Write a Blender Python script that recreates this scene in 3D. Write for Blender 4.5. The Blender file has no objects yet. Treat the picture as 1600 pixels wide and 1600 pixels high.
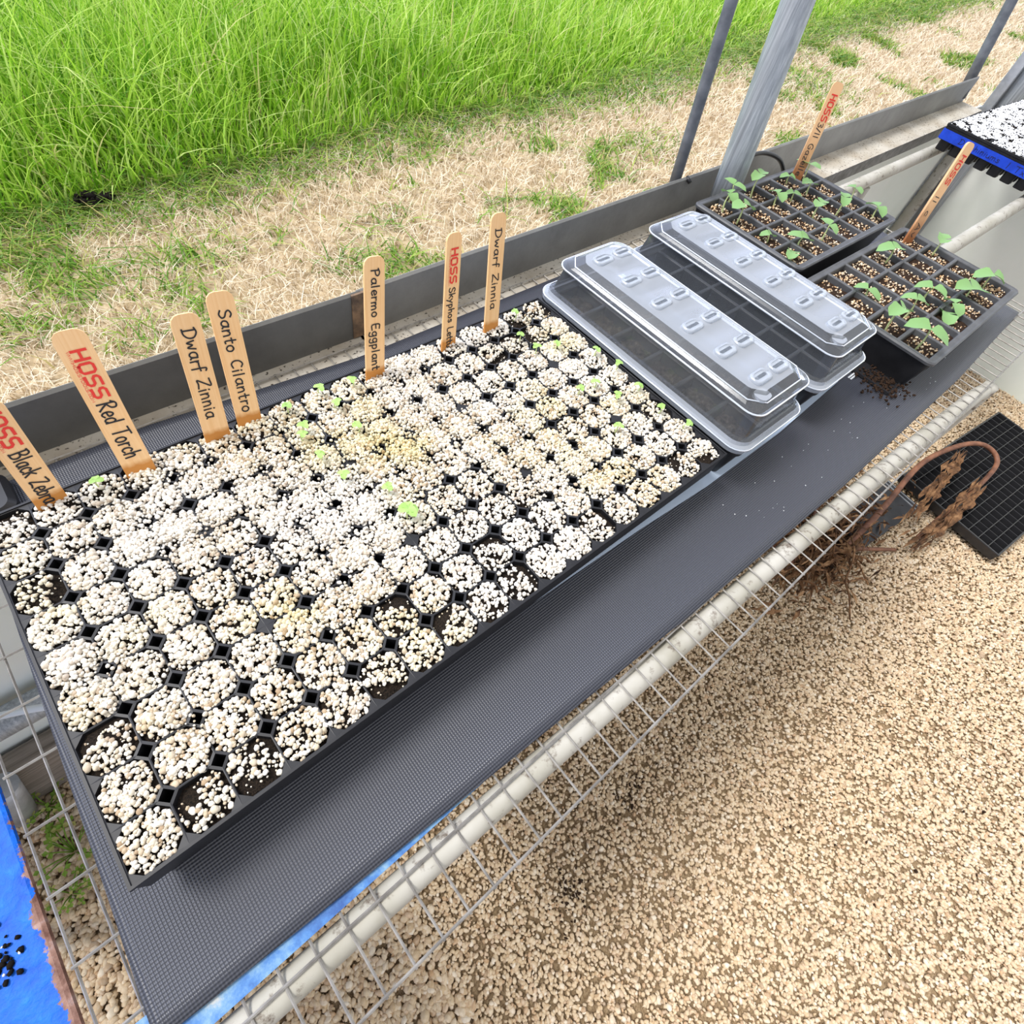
import bpy, bmesh, math, random
import numpy as np
from mathutils import Vector, Matrix, noise as mnoise
rng = np.random.default_rng(7); random.seed(7)
S = bpy.context.scene; COL = S.collection
# ------------------------------------------------------------------ camera, sky, sun, exposure
cam_d = bpy.data.cameras.new('camera'); cam = bpy.data.objects.new('camera', cam_d); COL.objects.link(cam)
cam_d.sensor_width = 36; cam_d.sensor_fit = 'HORIZONTAL'; cam_d.lens = 869.404578/1600*36
cam_d.shift_x = (800-757.50428)/1600; cam_d.shift_y = (791.599047-800)/1600
cam_d.clip_start = .01; cam_d.clip_end = 200
def rodr(r):
    r = np.array(r); th = np.linalg.norm(r); k = r/th
    K = np.array([[0,-k[2],k[1]],[k[2],0,-k[0]],[-k[1],k[0],0]])
    return np.eye(3)+np.sin(th)*K+(1-np.cos(th))*K@K
RC = rodr([2.45077627, -.815457419, .4460645])          # world -> camera (x right, y down, z forward)
CP = np.array([.124957997, -.106673743, .464287089])
M = np.eye(4); M[:3,0] = RC[0]; M[:3,1] = -RC[1]; M[:3,2] = -RC[2]; M[:3,3] = CP
cam.matrix_world = Matrix(M.tolist()); S.camera = cam

W = bpy.data.worlds.new('sky'); S.world = W; W.use_nodes = True
wn = W.node_tree.nodes; wl = W.node_tree.links; bg = wn['Background']
tc = wn.new('ShaderNodeTexCoord'); sx = wn.new('ShaderNodeSeparateXYZ'); rp = wn.new('ShaderNodeValToRGB')
wl.new(tc.outputs['Generated'], sx.inputs[0]); wl.new(sx.outputs['Z'], rp.inputs[0]); # the open side of the greenhouse (+y) sees brighter, bluer open sky than the filmed roof
my = wn.new('ShaderNodeMapRange'); my.interpolation_type = 'SMOOTHSTEP'; wl.new(sx.outputs['Y'], my.inputs[0])
my.inputs[1].default_value = 0; my.inputs[2].default_value = .75
wm = wn.new('ShaderNodeMix'); wm.data_type = 'RGBA'; wl.new(my.outputs[0], wm.inputs[0]); wl.new(rp.outputs[0], wm.inputs[6]); wm.inputs[7].default_value = (1.75,1.95,2.55,1)
wl.new(wm.outputs[2], bg.inputs[0])
rp.color_ramp.elements[0].position = 0; rp.color_ramp.elements[0].color = (.62,.68,.86,1)
rp.color_ramp.elements[1].position = .55; rp.color_ramp.elements[1].color = (1,.99,.98,1)
bg.inputs[1].default_value = .85
sd = bpy.data.lights.new('sun', 'SUN'); sun = bpy.data.objects.new('sun', sd); COL.objects.link(sun)
sd.energy = 2.7; sd.angle = math.radians(18); sd.color = (1,.97,.92)
sun.rotation_euler = Vector((-.45,.42,1.0)).to_track_quat('Z','Y').to_euler()
vs = S.view_settings; vs.view_transform = 'Standard'; vs.look = 'None'; vs.gamma = 1; vs.use_curve_mapping = False
vs.exposure = .36
S.cycles.max_bounces = 8; S.cycles.transparent_max_bounces = 24

# ------------------------------------------------------------------ helpers
def tag(o, label=None, cat=None, group=None, kind=None):
    if label: o['label'] = label
    if cat: o['category'] = cat
    if group: o['group'] = group
    if kind: o['kind'] = kind
    return o
def thing(name, label, cat, loc=(0,0,0), rotz=0, group=None):
    o = bpy.data.objects.new(name, None); COL.objects.link(o); o.location = loc; o.rotation_euler = (0,0,rotz)
    o.empty_display_size = .02
    return tag(o, label, cat, group)
def link(name, me, mat, parent=None, smooth=False):
    if mat and not me.materials: me.materials.append(mat)
    if smooth: me.polygons.foreach_set('use_smooth', [True]*len(me.polygons))
    o = bpy.data.objects.new(name, me); COL.objects.link(o)
    if parent: o.parent = parent
    return o
def obj(name, bm, mat, parent=None, smooth=False):
    me = bpy.data.meshes.new(name); bm.normal_update(); bm.to_mesh(me); bm.free()
    return link(name, me, mat, parent, smooth)
def npmesh(name, V, F, mat, parent=None, smooth=False):
    V = np.asarray(V, np.float32).reshape(-1,3); F = np.asarray(F, np.int32); n, k = F.shape
    me = bpy.data.meshes.new(name); me.vertices.add(len(V)); me.vertices.foreach_set('co', V.ravel())
    me.loops.add(n*k); me.loops.foreach_set('vertex_index', F.ravel()); me.polygons.add(n)
    me.polygons.foreach_set('loop_start', np.arange(0, n*k, k, dtype=np.int32))
    me.update(calc_edges=True)
    return link(name, me, mat, parent, smooth)
def pm(name, V, F, mat, parent=None, smooth=False):
    me = bpy.data.meshes.new(name); me.from_pydata([tuple(v) for v in V], [], [tuple(f) for f in F]); me.update()
    return link(name, me, mat, parent, smooth)
def bbox(bm, x0, x1, y0, y1, z0, z1, mtx=None):
    r = bmesh.ops.create_cube(bm, size=1)
    bmesh.ops.scale(bm, vec=(x1-x0, y1-y0, z1-z0), verts=r['verts'])
    bmesh.ops.translate(bm, vec=((x0+x1)/2, (y0+y1)/2, (z0+z1)/2), verts=r['verts'])
    if mtx: bmesh.ops.transform(bm, matrix=mtx, verts=r['verts'])
def bevel(o, w=.002, seg=2):
    m = o.modifiers.new('bevel','BEVEL'); m.width = w; m.segments = seg; m.limit_method = 'ANGLE'; return o
def tube(bm, pts, rad, n=10, cap=True):
    pts = [Vector(p) for p in pts]; rings = []; up = None
    for i, p in enumerate(pts):
        d = (pts[min(i+1,len(pts)-1)]-pts[max(i-1,0)]).normalized()
        if up is None:
            up = Vector((0,0,1)) if abs(d.z) < .9 else Vector((1,0,0))
        a = d.cross(up); a = a.normalized() if a.length > 1e-6 else Vector((1,0,0)); b = a.cross(d).normalized(); up = b
        r = rad[i] if hasattr(rad,'__len__') else rad
        rings.append([bm.verts.new(p+(a*math.cos(t)+b*math.sin(t))*r) for t in [2*math.pi*k/n for k in range(n)]])
    for A, B in zip(rings, rings[1:]):
        for k in range(n): bm.faces.new((A[k], A[(k+1)%n], B[(k+1)%n], B[k])).smooth = True
    if cap and n > 2:
        bm.faces.new(rings[0][::-1]); bm.faces.new(rings[-1])
def smoothpts(pts, n=6):
    pts = [Vector(p) for p in pts]; out = []
    P = [pts[0]*2-pts[1]]+pts+[pts[-1]*2-pts[-2]]
    for i in range(1, len(P)-2):
        for k in range(n):
            t = k/n; a,b,c,d = P[i-1],P[i],P[i+1],P[i+2]
            out.append(.5*((2*b)+(c-a)*t+(2*a-5*b+4*c-d)*t*t+(3*b-a-3*c+d)*t**3))
    return out+[pts[-1]]
def rrect(hx, hy, r, n=6):
    out = []
    for cx, cy, a0 in ((hx-r,hy-r,0),(-hx+r,hy-r,90),(-hx+r,-hy+r,180),(hx-r,-hy+r,270)):
        for k in range(n+1):
            a = math.radians(a0+90*k/n); out.append((cx+r*math.cos(a), cy+r*math.sin(a)))
    return out
def loft(bm, loops, cap_end=True, cap_start=False, smooth=False):
    L = [[bm.verts.new(p) for p in lp] for lp in loops]; n = len(L[0])
    for A, B in zip(L, L[1:]):
        for k in range(n): bm.faces.new((A[k], A[(k+1)%n], B[(k+1)%n], B[k])).smooth = smooth
    if cap_end: bm.faces.new(L[-1])
    if cap_start: bm.faces.new(L[0][::-1])

# ------------------------------------------------------------------ materials
def mat(name, col=(.5,.5,.5), rough=.6, metal=0, spec=.5):
    m = bpy.data.materials.new(name); m.use_nodes = True; b = m.node_tree.nodes['Principled BSDF']
    b.inputs['Base Color'].default_value = (*col,1); b.inputs['Roughness'].default_value = rough
    b.inputs['Metallic'].default_value = metal; b.inputs['Specular IOR Level'].default_value = spec
    return m
class N:
    def __init__(s, m): s.t = m.node_tree; s.b = s.t.nodes['Principled BSDF']; s.out = s.t.nodes['Material Output']
    def new(s, ty, **k):
        n = s.t.nodes.new('ShaderNode'+ty)
        for a, v in k.items(): setattr(n, a, v)
        return n
    def l(s, a, b): s.t.links.new(a, b)
    def pos(s):
        return s.new('TexCoord').outputs['Object']
    def noise(s, scale, detail=4, vec=None, rough=.6):
        n = s.new('TexNoise'); n.inputs['Scale'].default_value = scale; n.inputs['Detail'].default_value = detail
        n.inputs['Roughness'].default_value = rough; s.l(vec or s.pos(), n.inputs['Vector']); return n.outputs['Fac']
    def ramp(s, fac, stops, interp='LINEAR'):
        r = s.new('ValToRGB'); cr = r.color_ramp; cr.interpolation = interp
        while len(cr.elements) < len(stops): cr.elements.new(.5)
        for e, (p, c) in zip(cr.elements, stops): e.position = p; e.color = (*c,1) if len(c) == 3 else c
        s.l(fac, r.inputs[0]); return r.outputs[0]
    def mix(s, f, a, b, mode='MIX'):
        m = s.new('Mix', data_type='RGBA', blend_type=mode)
        for i, v in ((0,f),(6,a),(7,b)):
            if hasattr(v,'is_linked'): s.l(v, m.inputs[i])
            else: m.inputs[i].default_value = v if i == 0 else (*v,1)
        return m.outputs[2]
    def math(s, op, a, b=0.0):
        m = s.new('Math', operation=op)
        for i, v in ((0,a),(1,b)):
            if hasattr(v,'is_linked'): s.l(v, m.inputs[i])
            else: m.inputs[i].default_value = v
        return m.outputs[0]
    def color(s, c): s.l(c, s.b.inputs['Base Color'])
    def bump(s, h, dist=.001, strength=1):
        b = s.new('Bump'); b.inputs['Distance'].default_value = dist; b.inputs['Strength'].default_value = strength
        s.l(h, b.inputs['Height']); s.l(b.outputs[0], s.b.inputs['Normal'])
    def island(s): return s.new('NewGeometry').outputs['Random Per Island']
def noisy(name, c1, c2, scale, rough=.6, metal=0, bump=0, lo=.35, hi=.65, spec=.5):
    m = mat(name, c1, rough, metal, spec); n = N(m); f = n.noise(scale)
    n.color(n.ramp(f, [(lo,c1),(hi,c2)]))
    if bump: n.bump(f, bump)
    return m
def leafmat(name, stops, trans=.35, rough=.5):
    m = mat(name, (.3,.5,.1), rough, 0, .3); n = N(m); c = n.ramp(n.island(), stops); n.color(c)
    tr = n.new('BsdfTranslucent'); mx = n.new('MixShader'); mx.inputs[0].default_value = trans
    n.l(c, tr.inputs[0]); n.l(n.b.outputs[0], mx.inputs[1]); n.l(tr.outputs[0], mx.inputs[2]); n.l(mx.outputs[0], n.out.inputs[0])
    return m
m_tray = noisy('black_tray_plastic', (.008,.008,.0095), (.015,.015,.017), 40, .45, spec=.35)
m_tray24 = noisy('charcoal_tray_plastic', (.05,.051,.055), (.085,.087,.092), 30, .5)
m_gridtray = mat('black_grid_plastic', (.02,.02,.022), .25)
m_soil = mat('dark_potting_soil', (.012,.009,.007), .95, 0, .2)
n = N(m_soil); f = n.noise(700,6); n.color(n.ramp(f,[(.35,(.006,.005,.004)),(.7,(.045,.03,.02))])); n.bump(f,.003)
m_soil24 = mat('seedling_mix_soil', (.03,.02,.012), .95, 0, .2)
n = N(m_soil24); f = n.noise(500,6); n.color(n.ramp(f,[(.35,(.012,.007,.005)),(.7,(.085,.045,.025))])); n.bump(f,.004)
m_fluff = mat('fluffy_dark_soil', (.02,.016,.013), 1, 0, .1)
n = N(m_fluff); f = n.noise(160,8); n.color(n.ramp(f,[(.35,(.008,.006,.005)),(.6,(.05,.038,.028)),(.75,(.12,.095,.075))])); n.bump(f,.008)
# perlite: cream grains, some stained tan, algae-green in damp patches
m_perl = mat('perlite_grains', (.85,.82,.75), .9, 0, .2)
n = N(m_perl); c = n.ramp(n.island(), [(0,(.80,.76,.69)),(.45,(.71,.65,.54)),(.75,(.61,.53,.40)),(.92,(.50,.39,.26)),(1,(.36,.25,.15))])
a = n.ramp(n.noise(6.5,3), [(.50,(0,0,0)),(.66,(1,1,1))]); c = n.mix(a, c, n.mix(1, c, (.95,.92,.66), 'MULTIPLY'))
w = n.ramp(n.noise(4.2,2), [(.42,(0,0,0)),(.6,(1,1,1))]); c = n.mix(w, c, n.mix(.5, c, (.80,.78,.75)))
n.color(c); n.bump(n.noise(1500,2), .0004)
m_perl24 = mat('tan_perlite_flecks', (.7,.5,.3), .9, 0, .2)
n = N(m_perl24); n.color(n.ramp(n.island(), [(0,(.85,.74,.55)),(.5,(.72,.5,.3)),(.8,(.5,.3,.15)),(1,(.9,.85,.75))]))
m_perlw = mat('bright_white_perlite', (.93,.93,.93), .9, 0, .2)
m_gravel = mat('pea_gravel', (.6,.45,.3), .75, 0, .3)
n = N(m_gravel); n.color(n.mix(.25, n.ramp(n.island(), [(0,(.62,.49,.33)),(.22,(.50,.35,.20)),(.4,(.68,.56,.40)),(.58,(.56,.41,.24)),(.74,(.76,.68,.56)),(.86,(.47,.28,.14)),(.94,(.30,.20,.12)),(1,(.63,.46,.31))]),
   n.ramp(n.noise(220,3),[(.3,(.5,.36,.2)),(.7,(.95,.85,.7))])))
m_floor = mat('gravel_bed', (.2,.14,.08), .95, 0, .2)
n = N(m_floor); f = n.noise(150,5); n.color(n.ramp(f,[(.3,(.26,.17,.09)),(.7,(.56,.42,.26))])); n.bump(f,.01)
m_lawn = mat('straw_thatch_ground', (.5,.4,.25), 1, 0, .1)
n = N(m_lawn); c = n.ramp(n.noise(14,8,rough=.75),[(.3,(.18,.13,.07)),(.5,(.40,.31,.19)),(.7,(.62,.51,.35))])
n.color(c)
m_straw = leafmat('straw_blades', [(0,(.90,.80,.64)),(.35,(.78,.66,.48)),(.7,(.93,.86,.73)),(.85,(.56,.43,.27)),(1,(.34,.23,.13))], .2, .8)
m_grass = leafmat('tall_green_blades', [(0,(.09,.25,.015)),(.22,(.25,.50,.03)),(.55,(.44,.68,.07)),(.82,(.60,.80,.17)),(.96,(.74,.84,.36)),(1,(.76,.64,.30))], .42)
m_weed = leafmat('short_weed_blades', [(0,(.07,.19,.02)),(.45,(.19,.36,.04)),(.8,(.35,.47,.08)),(1,(.55,.46,.20))], .3)
m_leaf = leafmat('seedling_leaf_green', [(0,(.15,.33,.11)),(.6,(.26,.45,.17)),(1,(.38,.54,.15))], .25)
m_sprout = leafmat('sprout_green', [(0,(.34,.60,.14)),(1,(.50,.72,.24))], .3)
m_stem = mat('pale_green_stem', (.55,.62,.28), .5)
# woven rubber mat
m_mat = mat('slate_woven_rubber', (.045,.048,.060), .38, 0, .6)
n = N(m_mat); sp = n.new('SeparateXYZ'); n.l(n.pos(), sp.inputs[0])
u = n.math('ADD', sp.outputs[0], sp.outputs[1]); v = n.math('SUBTRACT', sp.outputs[0], sp.outputs[1])
h = n.math('MULTIPLY', n.math('SINE', n.math('MULTIPLY', u, 1250)), n.math('SINE', n.math('MULTIPLY', v, 1250)))
h = n.math('MULTIPLY', h, .5); h = n.math('ADD', h, .5)
n.color(n.mix(h, (.024,.026,.034), (.060,.064,.084))); n.bump(h, .0009, .7)
m_under = mat('pale_blue_plastic_sheet', (.50,.60,.74), .35)
m_blue = mat('peeling_blue_paint', (.1,.3,.8), .6)
n = N(m_blue); f = n.noise(28,6,rough=.7); n.color(n.ramp(f,[(.36,(.015,.07,.25)),(.5,(.05,.17,.42)),(.6,(.15,.29,.44)),(.70,(.40,.42,.42))]))
m_bluesteel = mat('rusted_blue_enamel', (.02,.2,.8), .55, 0, .25)
n = N(m_bluesteel); sp = n.new('SeparateXYZ'); n.l(n.pos(), sp.inputs[0])
edge = n.math('ADD', n.math('MULTIPLY', n.math('SUBTRACT', sp.outputs[0], n.math('MULTIPLY', sp.outputs[1], .06)), 60.0), n.math('MULTIPLY', n.noise(16,7,rough=.75), 3.0))
rust = n.ramp(edge, [(.74,(0,0,0)),(.82,(1,1,1))])
f2 = n.noise(60,5); c = n.ramp(f2,[(.3,(.003,.075,.46)),(.6,(.004,.135,.66)),(.8,(.02,.22,.74))])
n.color(n.mix(rust, c, n.ramp(n.noise(45,5),[(.35,(.12,.05,.035)),(.55,(.30,.17,.13)),(.7,(.45,.36,.36))]))); n.bump(f2,.002)
m_galv = mat('galvanized_steel', (.5,.52,.55), .45, .55)
n = N(m_galv); c = n.ramp(n.noise(25,6),[(.3,(.34,.36,.39)),(.7,(.58,.60,.63))]); n.color(c); n.bump(n.noise(120,3),.0006)
m_galvp = mat('brushed_galvanized_tube', (.5,.53,.57), .5, .35)
n = N(m_galvp); mp = n.new('Mapping'); mp.inputs['Scale'].default_value = (60,60,1.5); n.l(n.pos(), mp.inputs[0])
n.color(n.ramp(n.noise(3,6,vec=mp.outputs[0],rough=.7),[(.32,(.23,.25,.27)),(.5,(.38,.41,.44)),(.68,(.58,.61,.64))]))
m_darkpole = noisy('dark_grey_tube', (.09,.10,.12), (.17,.185,.21), 30, .45, .2)
m_ledge = mat('weathered_metal_ledge', (.3,.3,.28), .55, .3)
n = N(m_ledge); c = n.ramp(n.noise(9,8,rough=.7),[(.3,(.12,.12,.115)),(.7,(.20,.20,.19))]); n.color(c)
m_ledge2 = mat('clean_metal_ledge', (.36,.36,.36), .5, .3)
n = N(m_ledge2); n.color(n.ramp(n.noise(9,8,rough=.7),[(.3,(.19,.19,.185)),(.7,(.31,.31,.30))]))
m_flange = mat('dusty_ledge_shelf', (.5,.46,.4), .85)
n = N(m_flange); d = n.ramp(n.noise(160,3),[(.60,(0,0,0)),(.66,(1,1,1))]); n.color(n.mix(d, n.ramp(n.noise(11,6),[(.35,(.36,.31,.24)),(.65,(.52,.49,.43))]), (.05,.04,.03)))
m_purlin = noisy('scuffed_grey_channel', (.13,.13,.13), (.25,.25,.25), 60, .6, .3)
m_pipe = mat('dirty_white_pipe', (.75,.72,.66), .7)
n = N(m_pipe); d = n.ramp(n.noise(55,6,rough=.7),[(.56,(0,0,0)),(.68,(1,1,1))])
n.color(n.mix(d, n.ramp(n.noise(12,4),[(.3,(.33,.31,.25)),(.7,(.48,.46,.41))]), (.12,.09,.065)))
m_wire = noisy('galvanized_wire', (.20,.185,.165), (.36,.34,.31), 60, .5, .3)
m_poly = mat('frosted_wall_panel', (.72,.77,.70), .45)
n = N(m_poly); n.color(n.ramp(n.noise(3,6),[(.3,(.80,.86,.79)),(.7,(.92,.94,.90))]))
m_wood = mat('weathered_grey_board', (.3,.26,.22), .9)
n = N(m_wood); mp = n.new('Mapping'); mp.inputs['Scale'].default_value = (2,30,30); n.l(n.pos(), mp.inputs[0]); f = n.noise(4,6,vec=mp.outputs[0])
n.color(n.ramp(f,[(.3,(.14,.115,.09)),(.7,(.36,.31,.26))])); n.bump(f,.004)
m_stick = mat('birch_marker_wood', (.85,.56,.29), .6, 0, .3)
n = N(m_stick); sp = n.new('SeparateXYZ'); n.l(n.pos(), sp.inputs[0]); mp = n.new('Mapping'); mp.inputs['Scale'].default_value = (120,120,5); n.l(n.pos(), mp.inputs[0])
c = n.ramp(n.noise(3,5,vec=mp.outputs[0]),[(.3,(.80,.47,.21)),(.7,(.88,.58,.30))])
wet = n.math('ADD', n.math('MULTIPLY', sp.outputs[2], 40), n.math('MULTIPLY', n.noise(70,3), .5)); 
c = n.mix(n.ramp(wet,[(.62,(1,1,1)),(.85,(0,0,0))]), c, (.55,.23,.05)); n.color(c)
m_stickd = mat('soil_stained_marker_wood', (.7,.4,.2), .6, 0, .3)
n = N(m_stickd); sp = n.new('SeparateXYZ'); n.l(n.pos(), sp.inputs[0])
wet = n.math('ADD', n.math('MULTIPLY', sp.outputs[2], 10), n.math('MULTIPLY', n.noise(60,4), .5))
n.color(n.mix(n.ramp(wet,[(.3,(1,1,1)),(1.0,(0,0,0))]), (.82,.50,.26), (.30,.11,.035)))
m_ink = mat('black_marker_ink', (.008,.008,.01), .5)
m_red = mat('red_print', (.72,.035,.02), .6)
m_tape = noisy('blue_tape', (.0,.035,.42), (.005,.06,.6), 40, .5)
m_dry = leafmat('dried_brown_plant', [(0,(.02,.012,.008)),(.3,(.07,.035,.018)),(.6,(.20,.10,.045)),(1,(.44,.26,.13))], .1, .8)
m_dstem = noisy('reddish_dry_stem', (.09,.035,.02), (.25,.105,.055), 30, .6)
m_rubber = mat('black_rubber', (.01,.01,.012), .4)
m_lens = mat('grey_display_cover', (.18,.24,.32), .12)
m_slate = noisy('dull_dark_plastic', (.018,.019,.024), (.035,.036,.042), 20, .5)
m_hose = mat('cloudy_clear_tubing', (.72,.78,.84), .25)
m_rust = noisy('rusty_joint', (.10,.07,.05), (.30,.19,.11), 60, .8)
m_ltext = mat('white_print', (.85,.88,.9), .5)
m_mud = mat('black_mole_soil', (.012,.010,.009), 1, 0, .1)
n = N(m_dry); f = n.noise(38,4,rough=.7)
q = [q for q in m_dry.node_tree.nodes if q.type == 'VALTORGB'][0]
n.l(n.math('ADD', n.math('MULTIPLY', q.inputs[0].links[0].from_socket, .5), n.math('SUBTRACT', n.math('MULTIPLY', f, 1.9), .62)), q.inputs[0])
# thin clear plastic: see-through with reflections, slightly milky
m_clear = bpy.data.materials.new('clear_dome_plastic'); m_clear.use_nodes = True
t = m_clear.node_tree; t.nodes.remove(t.nodes['Principled BSDF'])
tr = t.nodes.new('ShaderNodeBsdfTransparent'); tr.inputs[0].default_value = (.93,.945,.96,1)
gl = t.nodes.new('ShaderNodeBsdfGlossy'); gl.inputs['Roughness'].default_value = .16; gl.inputs[0].default_value = (.95,.97,1,1)
df = t.nodes.new('ShaderNodeBsdfDiffuse'); df.inputs[0].default_value = (.80,.86,.95,1)
fr = t.nodes.new('ShaderNodeFresnel'); fr.inputs[0].default_value = 1.5
ma = t.nodes.new('ShaderNodeMixShader'); ma.inputs[0].default_value = .055
mb = t.nodes.new('ShaderNodeMixShader')
t.links.new(tr.outputs[0], ma.inputs[1]); t.links.new(df.outputs[0], ma.inputs[2])
t.links.new(fr.outputs[0], mb.inputs[0]); t.links.new(ma.outputs[0], mb.inputs[1]); t.links.new(gl.outputs[0], mb.inputs[2])
t.links.new(mb.outputs[0], t.nodes['Material Output'].inputs[0])
m_milky_refl = m_clear.copy(); m_milky_refl.name = 'milky_plastic_with_reflection'  # milky plastic, with the bright roof's reflection painted in as extra white diffuse
for q in m_milky_refl.node_tree.nodes:
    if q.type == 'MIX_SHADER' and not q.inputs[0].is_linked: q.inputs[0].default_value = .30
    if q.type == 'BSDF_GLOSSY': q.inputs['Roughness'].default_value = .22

m_bead = m_clear.copy(); m_bead.name = 'moulded_edge_highlight'  # light outlines along the dome edges, put into the colour as white diffuse
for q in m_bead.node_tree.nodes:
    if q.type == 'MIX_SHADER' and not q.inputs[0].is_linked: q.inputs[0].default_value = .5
# ------------------------------------------------------------------ scattered grains
def ico(sub):
    bm = bmesh.new(); bmesh.ops.create_icosphere(bm, subdivisions=sub, radius=1); bm.verts.ensure_lookup_table()
    V = np.array([v.co[:] for v in bm.verts]); F = np.array([[v.index for v in f.verts] for f in bm.faces]); bm.free(); return V, F
ICO1, ICO2 = ico(1), ico(2)
def grains(name, P, Rr, mat_, ic=ICO1, flat=.8, jit=.16, parent=None):
    P = np.asarray(P); k = len(P); V, F = ic; nv = len(V)
    q = rng.normal(size=(k,4)); q /= np.linalg.norm(q,axis=1,keepdims=True); w,x,y,z = q.T
    Rm = np.stack([1-2*(y*y+z*z),2*(x*y-z*w),2*(x*z+y*w),2*(x*y+z*w),1-2*(x*x+z*z),2*(y*z-x*w),2*(x*z-y*w),2*(y*z+x*w),1-2*(x*x+y*y)],1).reshape(k,3,3)
    sc = np.stack([rng.uniform(.85,1.2,k), rng.uniform(.75,1.0,k), rng.uniform(flat*.85,flat*1.1,k)],1)
    T = V[None]*sc[:,None,:]*(1+rng.normal(0,jit,(k,nv,1)))
    T = np.einsum('kij,kvj->kvi', Rm, T)*np.asarray(Rr).reshape(-1,1,1)+P[:,None,:]
    FF = (F[None]+(np.arange(k)*nv)[:,None,None]).reshape(-1,3)
    return npmesh(name, T.reshape(-1,3), FF, mat_, parent, True)
def fbm(x, y, s, seed=0.):
    return np.array([mnoise.noise((a*s+seed, b*s-seed, seed*.37)) for a, b in zip(x, y)])
def blades(name, X, Y, Z0, H, Wd, lean, mat_, seg=3, curl=.6):
    k = len(X); th = rng.uniform(0, 2*np.pi, k); ph = rng.uniform(0, 2*np.pi, k)
    wx, wy = np.cos(ph), np.sin(ph); ts = np.linspace(0,1,seg+1); V = np.zeros((k,(seg+1)*2,3))
    for i, tt in enumerate(ts):
        off = lean*H*(tt**2)*(1+curl*tt); zz = Z0+H*tt*(1-.28*np.clip(lean,0,1.6)*tt*tt); wd = Wd*(1-tt**1.6*.92)*.5
        cx, cy = X+np.cos(th)*off, Y+np.sin(th)*off
        V[:,2*i] = np.stack([cx-wx*wd, cy-wy*wd, zz],1); V[:,2*i+1] = np.stack([cx+wx*wd, cy+wy*wd, zz],1)
    q = np.array([[2*i,2*i+1,2*i+3,2*i+2] for i in range(seg)])
    F = (q[None]+(np.arange(k)*(seg+1)*2)[:,None,None]).reshape(-1,4)
    return npmesh(name, V.reshape(-1,3), F, mat_)

# ================================================================== SETTING
GZ = -.82
def plane(name, x0, x1, y0, y1, z, m):
    return pm(name, [(x0,y0,z-.05),(x1,y0,z-.05),(x1,y1,z-.05),(x0,y1,z-.05),(x0,y0,z),(x1,y0,z),(x1,y1,z),(x0,y1,z)],
              [(4,5,6,7),(3,2,1,0),(0,1,5,4),(1,2,6,5),(2,3,7,6),(3,0,4,7)], m)
tag(plane('floor', -1.6, 3.05, -2.6, .47, GZ-.006, m_floor), 'tan gravel bed under the pebbles inside the greenhouse', kind='structure')
tag(plane('ground', -6, 24, .47, 14, GZ-.03, m_lawn), 'straw coloured ground of the lawn outside', kind='structure')
bm = bmesh.new(); bbox(bm, -1.6, 2.95, .470, .476, GZ, -.075)
tag(obj('wall_back', bm, m_poly), 'pale frosted kneewall panel under the metal ledge', kind='structure')
bm = bmesh.new(); bbox(bm, 2.99, 2.996, -2.6, .45, GZ, .9)
tag(obj('wall_right', bm, m_poly), 'pale frosted end wall panel beyond the bench', kind='structure')
def corner(name, x, y0, y1, m): 
    bm = bmesh.new(); bbox(bm, x-.018, x+.018, y0, y1, GZ, 1.0); return obj(name, bm, m)
tag(bevel(corner('trim_corner', 2.955, .437, .468, m_galv)), 'galvanized corner channel at the end of the kneewall', kind='structure')
# pebbles: denser where the floor is open, coarser at the left
def gravel():
    n0 = 270000; x = rng.uniform(-.75, 3.0, n0); y = rng.uniform(-1.75, .45, n0)
    u = (np.c_[x,y,np.full(n0,GZ)]-CP)@RC.T; px = 757.5+869.4*u[:,0]/u[:,2]; py = 791.6+869.4*u[:,1]/u[:,2]
    k = (px > -300)&(px < 1950)&(py > 200)&(py < 1950)
    x, y = x[k], y[k]
    r = np.clip(rng.normal(.0046,.0012,len(x)),.0022,.0085)*np.where(x < .15, 1.5, 1.0)
    print('gravel', len(x))
    return grains('gravel', np.c_[x,y,GZ+rng.uniform(-.002,.003,len(x))], r, m_gravel, ICO1, .62, .14)
tag(gravel(), 'tan and cream pea gravel covering the greenhouse floor', 'gravel', kind='stuff')

# lawn: straw thatch, green tufts, tall grass
def edge_y(x): return np.interp(x, [-4,.16,1.2,1.9,3.6,5.5,7.2,10.8,16], [2.38,2.42,2.48,2.60,2.60,2.82,2.92,3.2,3.6])
LZ = GZ-.03
def seen(x, y, z=LZ, mg=120):
    u = (np.c_[x,y,np.full(len(x),z)]-CP)@RC.T; px = 757.5+869.4*u[:,0]/u[:,2]; py = 791.6+869.4*u[:,1]/u[:,2]
    return (px > -mg-150)&(px < 1600+mg+100)&(py > -mg-250)&(py < 760)
def straw():
    k = 150000; t = rng.uniform(0,1,k)**1.8; x = -1.2+14*t; y = rng.uniform(1.0, 3.6, k)
    keep = seen(x,y)&(y < edge_y(x)+.25+rng.normal(0,.08,k)); x, y = x[keep], y[keep]
    g = fbm(x,y,1.9,3.1)+.6*fbm(x,y,5.5,8.2); keep = g < .33+rng.normal(0,.1,len(x)); x, y = x[keep], y[keep]
    d = 1+.16*np.clip(x,0,12); print('straw', len(x))
    return blades('dry_lawn', x, y, LZ, rng.uniform(.02,.055,len(x))*d**.3, .0044*d**.8, rng.uniform(.2,1.3,len(x)), m_straw, 2)
tag(straw(), 'mown straw coloured dormant lawn strip beyond the metal ledge', 'dry grass', kind='stuff')
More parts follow.
